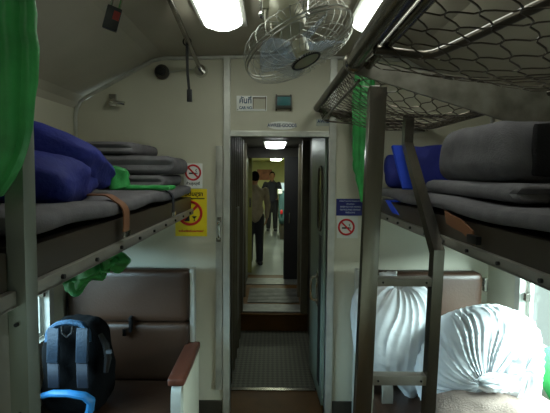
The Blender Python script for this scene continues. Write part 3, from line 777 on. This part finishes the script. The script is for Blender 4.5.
t, a, b = plate('prohibition_sign', 'yellow notice with a red prohibition ring partly behind the berth', 175.5, 189, 207, 236, yellow)
cx = (a.x+b.x)/2; c = at(190, 213, Y=YF)
text('ห้ามดื่มสุรา', .036, (cx, YF-.005, at(190, 194, Y=YF).z), blk, t, width=.15, bold=.0012); m = MB(); m.box(a.x+.03, b.x-.015, YF-.0055, YF-.004, at(190, 199, Y=YF).z, at(190, 198, Y=YF).z); m.build('small_print', blk, t)
m = MB(); m.tube([(c.x+.073*math.cos(2*PI*i/36), YF-.006, c.z+.073*math.sin(2*PI*i/36)) for i in range(36)], .0085, 6, closed=True)
m.ribbon([(c.x+.055, YF-.006, c.z+.055), (c.x-.055, YF-.006, c.z-.055)], (.7, 0, -.7), .016, .0015); m.build('prohibition_ring', red, t)
m = MB(); m.box(c.x-.035, c.x-.002, YF-.0055, YF-.004, c.z-.052, c.z+.0); m.box(c.x-.025, c.x-.012, YF-.0055, YF-.004, c.z, c.z+.03)
m.prism([(c.x+.012, c.z-.02), (c.x+.045, c.z-.02), (c.x+.031, c.z-.036), (c.x+.031, c.z-.048), (c.x+.04, c.z-.052), (c.x+.016, c.z-.052), (c.x+.026, c.z-.048), (c.x+.026, c.z-.036)], 'y', YF-.0055, YF-.004)
m.build('bottle_and_glass', blk, t); text('งดดื่มเครื่องดื่มแอลกอฮอล์', .018, (cx, YF-.005, at(190, 231, Y=YF).z), red, t, width=.16, bold=.0006)
t, a, b = plate('car_number_sign', 'white car number plate left above the doorway with an empty slot', 236.5, 96, 267, 111, white)
cx = at(244.5, 103, Y=YF)
text('คันที่', .052, (at(245.5, 101.5, Y=YF).x, YF-.005, at(245, 100.8, Y=YF).z), mat('teal_ink', (24, 84, 120), .5), t, width=.075, bold=.001)
text('CAR NO.', .024, (at(246, 107.5, Y=YF).x, YF-.005, at(246, 108, Y=YF).z), MATS['teal_ink'], t, width=.085, bold=.0008)
p0 = at(253.5, 109, Y=YF); p1 = at(265.5, 98, Y=YF)
m = MB(); m.box(p0.x, p1.x, YF-.006, YF-.004, p0.z, p1.z, .0005); m.build('number_slot', cream, t)
m = MB(); m.box(p0.x-.004, p1.x+.004, YF-.012, YF-.004, p1.z-.004, p1.z+.002); m.box(p0.x-.004, p0.x, YF-.01, YF-.004, p0.z, p1.z); m.box(p1.x, p1.x+.004, YF-.01, YF-.004, p0.z, p1.z)
m.build('slot_frame', mat('brown_metal', (90, 72, 54), .4, .4), t)
for x, z in ((a.x+.008, a.z+.008), (b.x-.008, a.z+.008), (b.x-.008, b.z-.008)): MB().cyl((x, YF-.005, z), (0, 1, 0), .003, .003, 8).build('screw', blk, t)
a = at(275.5, 109, Y=YF); b = at(291.5, 96.5, Y=YF)
t = thing('number_display', 'small dark box with a teal screen above the doorway', 'display', ((a.x+b.x)/2, YF, a.z))
MB().box(a.x, b.x, YF-.04, YF-.001, a.z, b.z, .004).build('case', mat('dark_case', (44, 40, 30), .4), t)
MB().box(a.x+.010, b.x-.008, YF-.043, YF-.039, a.z+.016, b.z-.01, .001).build('screen', teal, t)
m = MB()
for x in (a.x+.005, b.x-.005):
    for z in (a.z-.008, b.z+.004): m.box(x-.004, x+.004, YF-.012, YF-.001, z-.004, z+.006)
m.build('mounting_tab', grime, t)
a = at(267, 130, Y=YF); b = at(297, 120.5, Y=YF); cx, cz = (a.x+b.x)/2, (a.z+b.z)/2-.002
t = thing('oval_label', 'white oval label with blue lettering just above the door frame', 'label', (cx, YF, cz))
m = MB(); el = [(cx+.092*math.cos(2*PI*i/32), cz+.026*math.sin(2*PI*i/32)) for i in range(32)]; m.prism(el, 'y', YF-.003, YF-.0005); m.build('plate', white, t)
text('AWREE-GOODS', .030, (cx, YF-.004, cz), mat('blue_ink', (24, 50, 96), .5), t, width=.185, bold=.001)
t, a, b = plate('blue_lettered_label', 'pale label with blue lettering right above the door frame', 316, 119, 332, 126, mat('pale_label', (176, 180, 172), .5), 'label')
text('AWREE', .028, ((a.x+b.x)/2, YF-.005, (a.z+b.z)/2+.006), MATS['blue_ink'], t, width=.085, bold=.001)
t, a, b = plate('blue_notice', 'navy blue notice with white lines of text right of the doorway', 336, 199, 364.5, 215.5, navy)
for k, (s, w) in enumerate((('ที่นั่งสำรองสำหรับพระภิกษุ', .14), ('สามเณร', .05), ('RESERVED FOR MONKS', .13), ('NOVICES AND DISABLED', .13), ('PERSONS', .06))):
    text(s, .014, ((a.x+b.x)/2, YF-.005, b.z-.014-k*.0185), wht, t, width=w)
t, a, b = plate('no_smoking_sign', 'white no smoking sticker right below the navy notice', 336.5, 216, 358, 238, mat('sticker_white', (205, 208, 200), .5, var=.02))
c = at(346.2, 227, Y=YF); nosmoke(t, c.x, c.z, .048, YF-.0055)
# lock strip left of the doorway
a = at(216, 388, Y=YF); b = at(223, 146, Y=YF)
t = thing('latch_strip', 'tall metal latch strip on the wall left of the doorway', 'latch strip', ((a.x+b.x)/2, YF, a.z))
MB().box(a.x, b.x, YF-.022, YF-.0005, a.z, b.z, .004).build('strip', mat('strip_metal', (184, 182, 172), .4, .4, var=.15, scale=12), t)
p = at(219, 230, Y=YF-.03)
m = MB(); m.tube(fillet([(p.x, YF-.02, p.z+.055), (p.x, YF-.055, p.z+.05), (p.x, YF-.055, p.z-.05), (p.x, YF-.02, p.z-.055)], .02), .009, 8); m.build('handle', chrome, t)
MB().box(p.x-.018, p.x+.012, YF-.03, YF-.02, p.z-.075, p.z-.05, .003).build('lower_catch', steel, t); MB().box(p.x-.012, p.x+.012, YF-.027, YF-.02, p.z+.05, p.z+.08, .003).build('upper_catch', steel, t)

# ------------------------------------------------------------------ seats
def bench(side, label, yb, ysf, dz=0):
    xo = (XE0-.004 if side < 0 else .545); xw = (XL+.012 if side < 0 else 1.275)
    x0, x1 = sorted((xo, xw)); t = thing('bench_seat', label, 'seat', ((x0+x1)/2, 2.2, 0))
    zt = 1.005; cx = (x0+x1)/2; w = x1-x0
    m = MB(); m.soft((cx, yb-.045, (zt+.685)/2), (w, .10, zt-.685), .028, .003, 5, 1, n=(20, 6, 12)); m.build('headrest', vinyl, t)
    m = MB(); m.soft((cx, yb-.055, (.68+.405+dz)/2), (w, .11, .275-dz), .03, .003, 5, 2, R3(-.03, 4, 'X'), n=(20, 6, 12)); m.build('backrest', vinyl, t)
    m = MB(); m.soft((cx, (yb-.1+ysf)/2, .36+dz), (w, yb-.1-ysf, .13), .035, .003, 5, 3, n=(20, 14, 8)); m.build('seat_cushion', vinyl, t)
    m = MB(); m.box(x0, x1, yb-.02, yb+.02, .05, zt-.02, .004); m.build('back_panel', grime, t)
    m = MB(); m.box(x0+.02, x1-.02, ysf+.03, yb-.06, 0, .295+dz, .006); m.build('seat_base', grime, t)
    sx = xo-side*.014
    m = MB(); m.box(sx-.014, sx+.014, yb-.07, yb-.005, 0, zt+.005, .006); m.build('side_post', alu, t)
    return t, sx
SB = 2.46
t, sx = bench(-1, 'brown vinyl bench seat under the left upper berth', SB, 1.80, -.08)
# armrest left
a = at(187, 352, X=-.49); pz = .555
arm = MB(); arm.soft((-.475, 2.18, pz-.018), (.09, .46, .042), .014, .0006, 4, 1, n=(8, 14, 5)); ao = arm.build('armrest', wood, t)
m = MB(); m.prism([(2.42, .06), (2.42, pz-.04), (1.99, pz-.04), (1.98, .06)], 'x', -.462, -.444); m.build('side_plate', cream, t)
m = MB(); m.ribbon(fillet([(-.475, 2.02, pz-.04), (-.475, 1.965, pz-.045), (-.475, 1.95, pz-.12), (-.475, 1.96, .05)], .03), (1, 0, 0), .05, .008); m.build('arm_loop', alu, ao)
m = MB(); p = at(126, 330, Y=SB-.115); m.box(p.x-.016, p.x+.006, SB-.135, SB-.10, p.z-.03, p.z+.012, .004); m.build('backrest_catch', chrome, t)
m = MB(); p = at(130, 325, Y=SB-.115); m.box(p.x-.004, p.x+.012, SB-.13, SB-.09, p.z-.04, p.z+.05, .003); m.build('backrest_lever', black, t)
t, sx = bench(1, 'brown vinyl bench seat under the right upper berth behind the white bedding', SB, 1.42)
m = MB(); m.prism([(2.42, .05), (2.42, .50), (2.06, .50), (2.05, .05)], 'x', .535, .55); m.build('side_plate', cream, t)
p = at(418, 388, Y=1.95)
m = MB(); m.ribbon(fillet([(.60, 2.3, .56), (.60, 2.02, .56), (.60, 1.98, .50), (.60, 1.99, .05)], .04), (1, 0, 0), .055, .009); m.build('arm_loop', alu, t)
m = MB(); m.soft((.585, 2.22, .575), (.09, .34, .035), .014, .001, 4, 1, n=(8, 12, 5)); m.build('armrest', wood, t)
c = at(484, 284, Y=SB-.02); m = MB(); m.box(c.x-.012, c.x+.010, SB-.05, SB-.01, c.z-.04, c.z+.04, .004); m.box(1.275, c.x, SB-.03, SB-.012, c.z-.01, c.z+.01); m.build('backrest_catch', steel, t)

# ------------------------------------------------------------------ backpack
c0 = at(38, 413, Y=1.98); c1 = at(108, 322, Y=1.98)
bx = (at(40, 380, Y=2.0).x+at(104, 380, Y=2.0).x)/2; bw = at(104, 380, Y=2.0).x-at(40, 380, Y=2.0).x; bz1 = at(70, 324, Y=1.98).z
t = thing('backpack', 'black backpack with blue padded straps on the left seat', 'backpack', (bx, 2.0, .35))
def bpf(p, h):
    k = (p.z/h.z+1)/2; s = 1-.30*max(0, (k-.62)/.38)**1.8; p.x *= s; p.y *= 1-.25*k
    return p
m = MB(); m.soft((bx+.01, 2.06, (bz1+.352)/2), (bw, .26, bz1-.352), .085, .010, 8, 4, n=(20, 14, 22), fn=bpf); m.build('pack_body', blackf, t)
YF2 = 1.925
def bs(px0, px1, py0, py1, mt, name, th=.02, par=t):
    ps = [at(px0+(px1-px0)*s, py0+(py1-py0)*s, Y=YF2-.012-.025*math.sin(PI*s)) for s in [i/6 for i in range(7)]]
    m = MB(); m.ribbon(ps, (1, 0, 0), .058, th); bmesh.ops.bevel(m.b, geom=m.b.edges[:], offset=.004, segments=1, affect='EDGES'); return m.build(name, mt, par)
for px, pxb in ((54, 55), (83, 80)):
    s1 = bs(px, px-(1 if px < 60 else 1), 328, 362, bstrap, 'shoulder_strap')
    s1['label'] = 'blue padded shoulder strap'
    bs(px-1, px, 363, 388, mat('navy_webbing', (16, 26, 42), .8, var=.2, scale=60), 'strap_webbing', .008, s1)
m = MB(); pts = [at(48, 342, Y=YF2-.02), at(49, 331, Y=YF2), at(58, 324, Y=YF2+.01), at(70, 322, Y=YF2+.01), at(82, 324, Y=YF2+.01), at(88, 332, Y=YF2), at(88, 342, Y=YF2-.02)]
m.tube(fillet(pts, .015, 3), .021, 8, flat=.7); y = m.build('back_pad', bpale, t); y['label'] = 'pale blue mesh shoulder pad'
m = MB(); m.tube([at(62, 326, Y=YF2-.02), at(62, 333, Y=YF2-.025), at(67, 337, Y=YF2-.025), at(72, 333, Y=YF2-.025), at(73, 326, Y=YF2-.02)], .006, 8); m.build('haul_loop', black, t)
pts = [at(42, 396, Y=YF2-.02), at(52, 393.5, Y=YF2-.06), at(68, 393.5, Y=YF2-.075), at(84, 396, Y=YF2-.06), at(91, 401, Y=YF2-.045), at(90, 410, Y=YF2-.04), at(86, 420, Y=YF2-.04)]
m = MB(); m.tube(pts, [.018, .02, .02, .022, .026, .024, .02], 10, flat=.8); y = m.build('hip_belt', bbright, t); y['label'] = 'bright blue hip belt'
pts = [at(100, 334, Y=1.96), at(106, 345, Y=1.95), at(108, 358, Y=1.95), at(106, 372, Y=1.95)]
m = MB(); m.tube(pts, [.012, .018, .018, .012], 8); m.build('side_strap', black, t)
m = MB(); q = at(109, 352, Y=1.93); m.box(q.x-.014, q.x+.012, 1.925, 1.94, q.z-.008, q.z+.008, .002); m.build('strap_buckle', mat('grey_plastic', (80, 84, 90), .4), t)

# ------------------------------------------------------------------ white bedding on the right seat
def bundle(name, label, c, rad, knot, folds, amp, seed, M=None, sq=2.4, extra=None, ruff=False):
    """cloth bundle: superellipsoid with creases that run together at a knot direction"""
    m = MB(); t = bmesh.new()
    k = Vector(knot).normalized(); ku = k.orthogonal().normalized(); kv = k.cross(ku); rad = Vector(rad)
    NT, NA = 260, 84; gv = []
    for a in range(1, NA):
        an = PI*a/NA
        gv.append([t.verts.new(k*math.cos(an)+(ku*math.cos(2*PI*b/NT)+kv*math.sin(2*PI*b/NT))*math.sin(an)) for b in range(NT)])
    for A, B in zip(gv, gv[1:]):
        for b in range(NT): t.faces.new((A[b], A[(b+1) % NT], B[(b+1) % NT], B[b]))
    t.faces.new(gv[0][::-1]); t.faces.new(gv[-1])
    for v in t.verts:
        d = v.co.normalized(); s = (abs(d.x)**sq+abs(d.y)**sq+abs(d.z)**sq)**(-1/sq)
        cosang = max(-1, min(1, d.dot(k))); ang = math.acos(cosang); th = math.atan2(d.dot(kv), d.dot(ku))
        th2 = th+.16*nz(d, 1.1, seed)*min(1, ang)+.12*ang
        w = math.sin(folds*th2+1.5*math.sin(3*th))*.65+math.sin(int(folds*1.7)*th2+2)*.35
        w = 1-abs(w)*1.5
        env = min(1, ang/.3)*math.exp(-(ang/1.7)**2)
        cr = 1-abs(nz(d+Vector((0, 0, seed)), 3.2, seed))*3.2
        cr2 = 1-abs(nz(Vector((d.x, d.y*.5, d.z*2.2)), 4.5, seed+5))*3
        h = amp*(env*w*(.45+.9*abs(nz((math.cos(th)*2, math.sin(th)*2, ang), 1.0, seed+8))*2)+.30*cr*(1-env*.8)+.25*cr2*(1-env*.8))+.06*nz(d, 1.6, seed+2)
        h -= .20*math.exp(-(ang/.2)**2)
        p = d*s*(1+h)
        v.co = Vector((p.x*rad.x, p.y*rad.y, p.z*rad.z))
    if M is not None: t.transform(M)
    for v in t.verts:
        if extra: v.co = extra(v.co)
    bmesh.ops.translate(t, verts=t.verts, vec=Vector(c)); m.merge(t)
    return m
# big sheet bundle
BC = Vector((1.015, 1.93, .660))
kn = at(489, 385, Y=1.72)-BC
def sq1(p):
    p.z += .26*p.x
    if p.x > .25: p.x = .25+(p.x-.25)*.2
    if p.z < -.215: p.z = -.215+(p.z+.215)*.1
    return p
m = bundle('x', '', BC, (.275, .22, .265), kn, 21, .044, 3, extra=sq1)
t = thing('sheet_bundle', 'large white sheet bundle tied in a knot against the right window', 'bedding', (BC.x, BC.y, .43))
m.build('sheet', whitem, t)
K = at(489, 384, Y=1.675)
m = MB(); m.tube([K+Vector((.035*math.cos(a_), .0, .028*math.sin(a_))) for a_ in [i*2*PI/14 for i in range(14)]], .011, 8, closed=True); m.build('knot', whitem, t)
m = bundle('x', '', K+Vector((.035, -.01, .012)), (.075, .035, .034), (-1, -.2, 0), 7, .22, 9); m.build('sheet_end', whitem, t)
# second heap between bundle and window
c = at(510, 378, Y=1.80)
solo(bundle('x', '', c+Vector((0, 0, -.02)), (.10, .13, .17), (.2, -1, .9), 8, .11, 11), 'crumpled_sheet', whitem, 'crumpled white sheet between the knotted bundle and the window wall', 'bedding', (c.x, c.y, .43))
# pillow bag behind ladder
c = at(392, 328, Y=2.12)
def bag(p):
    k = p.z
    p.x *= 1+.06*math.sin(k*6)
    if k < -.15: p.z += (k+.15)*.5*math.exp(-((p.x-.11)/.07)**2)*3
    return p
m = bundle('x', '', c, (.212, .15, .265), (.05, -.3, 1), 11, .05, 6, extra=bag, sq=2.7)
t = thing('laundry_bag', 'bulging white laundry bag standing behind the ladder on the right seat', 'bag', (c.x, c.y, .43))
m.build('bag_body', whitem, t)
n_ = at(389, 276, Y=2.18); MB().soft(n_, (.09, .06, .04), .016, .012, 30, 3, n=(8, 6, 6)).build('tied_top', whitem, t)
# tan blanket in front
m = MB(); p = at(500, 412, Y=1.62)
t_ = bmesh.new()
def tanf(q, h):
    q.z += .05*math.sin(q.x*7+.6)*.5+.03*nz(q, 5, 3)
    q.z *= 1-.35*(abs(q.x)/h.x)**3; return q
m.soft((p.x+.0, 1.64, .535), (.60, .30, .22), .1, .02, 6, 4, n=(26, 16, 10), fn=tanf)
solo(m, 'tan_blanket', tanm, 'tan blanket heap at the bottom right in front of the white bundle', 'blanket', (p.x, 1.64, .43))

# ------------------------------------------------------------------ people and things beyond the doorway
def limb(m, pts, rs, n=10):
    P = [Vector(p) for p in pts]; m.tube(P, rs, n)
    for p, r in zip(P, rs): m.ball(p, r*.99, u=10, v=8)
def hand(m, w, d, spread, curl, s):
    """palm and five fingers from wrist w along d"""
    d = Vector(d).normalized(); sp = (Vector(spread)-d*Vector(spread).dot(d)).normalized(); cu = Vector(curl).normalized()
    pc = w+d*.045*s; m.tube([w, w+d*.02*s, w+d*.08*s], [.024*s, .032*s, .036*s], 8, flat=.5)
    for i, L in enumerate((.062, .074, .078, .07)):
        b = w+d*.078*s+sp*(i-1.5)*.018*s; m.tube([b, b+d*L*.5*s+cu*.006*s, b+d*L*.9*s+cu*.028*s], [.0092*s, .0086*s, .007*s], 6)
    b = w+d*.025*s-sp*.03*s; m.tube([b, b+d*.03*s-sp*.02*s, b+d*.06*s-sp*.022*s+cu*.01], [.012*s, .0105*s, .008*s], 6)
def person(label, loc, H, yaw, shirt, trousers, arms, sleeves):
    """standing figure, H tall, facing -Y before yaw"""
    k = H/1.70; t = thing('person', label, 'person', loc); O = Vector(loc); Rz = Matrix.Rotation(yaw, 3, 'Z')
    T = lambda x, y, z: O+Rz @ Vector((x*k, y*k, z*k))
    b = MB()
    b.ball(T(0, -.005, 1.585), Vector((.074, .092, .112))*k, Rz.to_4x4()); b.ball(T(0, -.03, 1.535), Vector((.055, .062, .062))*k, Rz.to_4x4())
    b.ball(T(0, -.098, 1.575), Vector((.014, .02, .026))*k, Rz.to_4x4())
    for s in (-1, 1): b.ball(T(.075*s, .0, 1.58), Vector((.012, .02, .032))*k, Rz.to_4x4()); b.ball(T(.03*s, -.084, 1.605), .012*k)
    b.ball(T(0, -.088, 1.528), Vector((.028, .012, .010))*k, Rz.to_4x4())
    limb(b, [T(0, .01, 1.40), T(0, .0, 1.52)], [.06*k, .052*k])
    limb(b, [T(0, .0, .95), T(0, .0, 1.1), T(0, 0, 1.3), T(0, 0, 1.38)], [.13*k, .12*k, .14*k, .10*k])
    for s in (-1, 1):
        sh, el, wr, hd = arms[s]; limb(b, [T(*sh), T(*el), T(*wr)], [.05*k, .04*k, .028*k])
        dd = T(*hd)-T(*wr); hand(b, T(*wr), dd, Rz @ Vector((0, -1, 0)), Rz @ Vector((-s, 0, 0)), k)
        limb(b, [T(.09*s, 0, .92), T(.095*s, -.01, .50), T(.10*s, .01, .08)], [.085*k, .058*k, .04*k])
        b.ball(T(.105*s, -.05, .035), Vector((.045, .125, .034))*k, Rz.to_4x4())
    remeshed(b, 'body', skin, t, .011, 2)
    c = MB()
    limb(c, [T(0, .0, .92), T(0, .0, 1.05), T(0, 0, 1.18), T(0, 0, 1.30), T(0, .005, 1.41)], [.155*k, .145*k, .15*k, .16*k, .085*k], 14)
    c.ball(T(0, 0, 1.32), Vector((.20, .12, .11))*k, Rz.to_4x4()); c.ball(T(0, 0, 1.0), Vector((.175, .135, .14))*k, Rz.to_4x4())
    for s in (-1, 1):
        sh, el, wr, hd = arms[s]; e = Vector(el) if sleeves else Vector(sh).lerp(Vector(el), .75)
        pts = [T(*sh), T(*e)]+([T(*Vector(el).lerp(Vector(wr), .85))] if sleeves else []); limb(c, pts, [.066*k, .056*k, .044*k][:len(pts)])
    remeshed(c, 'shirt', shirt, t, .012, 3)
    c = MB(); c.ball(T(0, 0, .92), Vector((.168, .128, .12))*k, Rz.to_4x4())
    for s in (-1, 1): limb(c, [T(.085*s, 0, .88), T(.095*s, -.01, .50), T(.10*s, .01, .09)], [.105*k, .080*k, .066*k])
    remeshed(c, 'trousers', trousers, t, .012, 3)
    for s in (-1, 1):
        c = MB(); c.soft(T(.105*s, -.05, .035), (.10*k, .27*k, .075*k), .034*k, .002, 6, 1, Rz.to_4x4(), n=(8, 10, 5)); c.build('shoe', blk, t)
    c = MB(); c.ball(T(0, .016, 1.615), Vector((.083, .096, .102))*k, Rz.to_4x4())
    q = c.b
    for v in list(q.verts):
        l = Rz.transposed() @ (v.co-O)
        if l.y < -.035*k and l.z < 1.655*k: v.co = O+Rz @ Vector((l.x*.9, -.03*k, l.z))
    c.build('hair', hairm, t)
    return t
pz = at(272, 231, Z=NF); 
armsA = {-1: ((-.19, 0, 1.36), (-.30, .05, 1.10), (-.19, -.08, .96), (-.12, -.14, .93)), 1: ((.19, 0, 1.36), (.27, .04, 1.10), (.22, -.12, .95), (.16, -.2, .93))}
person('standing person in dark shirt and trousers facing this way down the aisle', (at(272, 200, Y=10.2).x, 10.2, NF), 1.50, 0, dshirt, dtrou, armsA, False)
armsB = {-1: ((-.20, 0, 1.36), (-.25, -.02, 1.08), (-.24, -.06, .84), (-.23, -.08, .76)), 1: ((.20, 0, 1.36), (.26, -.02, 1.08), (.27, -.08, .84), (.26, -.1, .76))}
person('standing person in beige shirt and black trousers seen from behind beside the inner doorway', (at(254.5, 220, Y=6.4).x, 6.4, NF), 1.50, PI+.25, beige, dtrou, armsB, True)
# seats of the next carriage
for i, y in enumerate((8.8, 9.7)):
    x0 = at(279, 210, Y=8.8).x
    t = thing('carriage_seat', ('nearer' if i == 0 else 'farther')+' teal seat beyond the inner doorway', 'seat', (x0+.25, y, NF), 'seats of the next carriage')
    MB().soft((x0+.25, y, NF+.72), (.5, .10, .66), .04, .004, 6, 1, n=(8, 6, 10)).build('backrest', tealf, t)
    MB().soft((x0+.25, y+.27, NF+.4), (.5, .46, .12), .04, .004, 6, 2, n=(8, 8, 6)).build('seat_cushion', tealf, t)
    MB().box(x0+.03, x0+.47, y+.03, y+.45, NF, NF+.345, .01).build('seat_base', grime, t)
p = at(281.5, 212, Y=8.72); solo(MB().soft(p, (.05, .03, .09), .012, .003, 9, 1, n=(5, 5, 6)), 'red_tag', red, 'small red tag on the teal seat beyond the inner doorway', 'tag', tuple(p))
p = at(280, 199, Y=8.8); p.z = NF+1.07; m = MB(); m.soft(p, (.09, .12, .10), .02, .012, 20, 2, n=(8, 6, 8)); solo(m, 'white_cloth', whitem, 'white cloth over the top of the teal seat', 'cloth', tuple(p))
a = at(257, 180, Y=15.98); b = at(272, 169.5, Y=15.98); m = MB(); m.box(a.x, b.x, 15.97, 15.995, a.z, b.z, .003)
solo(m, 'poster', poster, 'reddish poster on the far wall above the person in the dark shirt', 'poster', ((a.x+b.x)/2, 15.98, a.z))
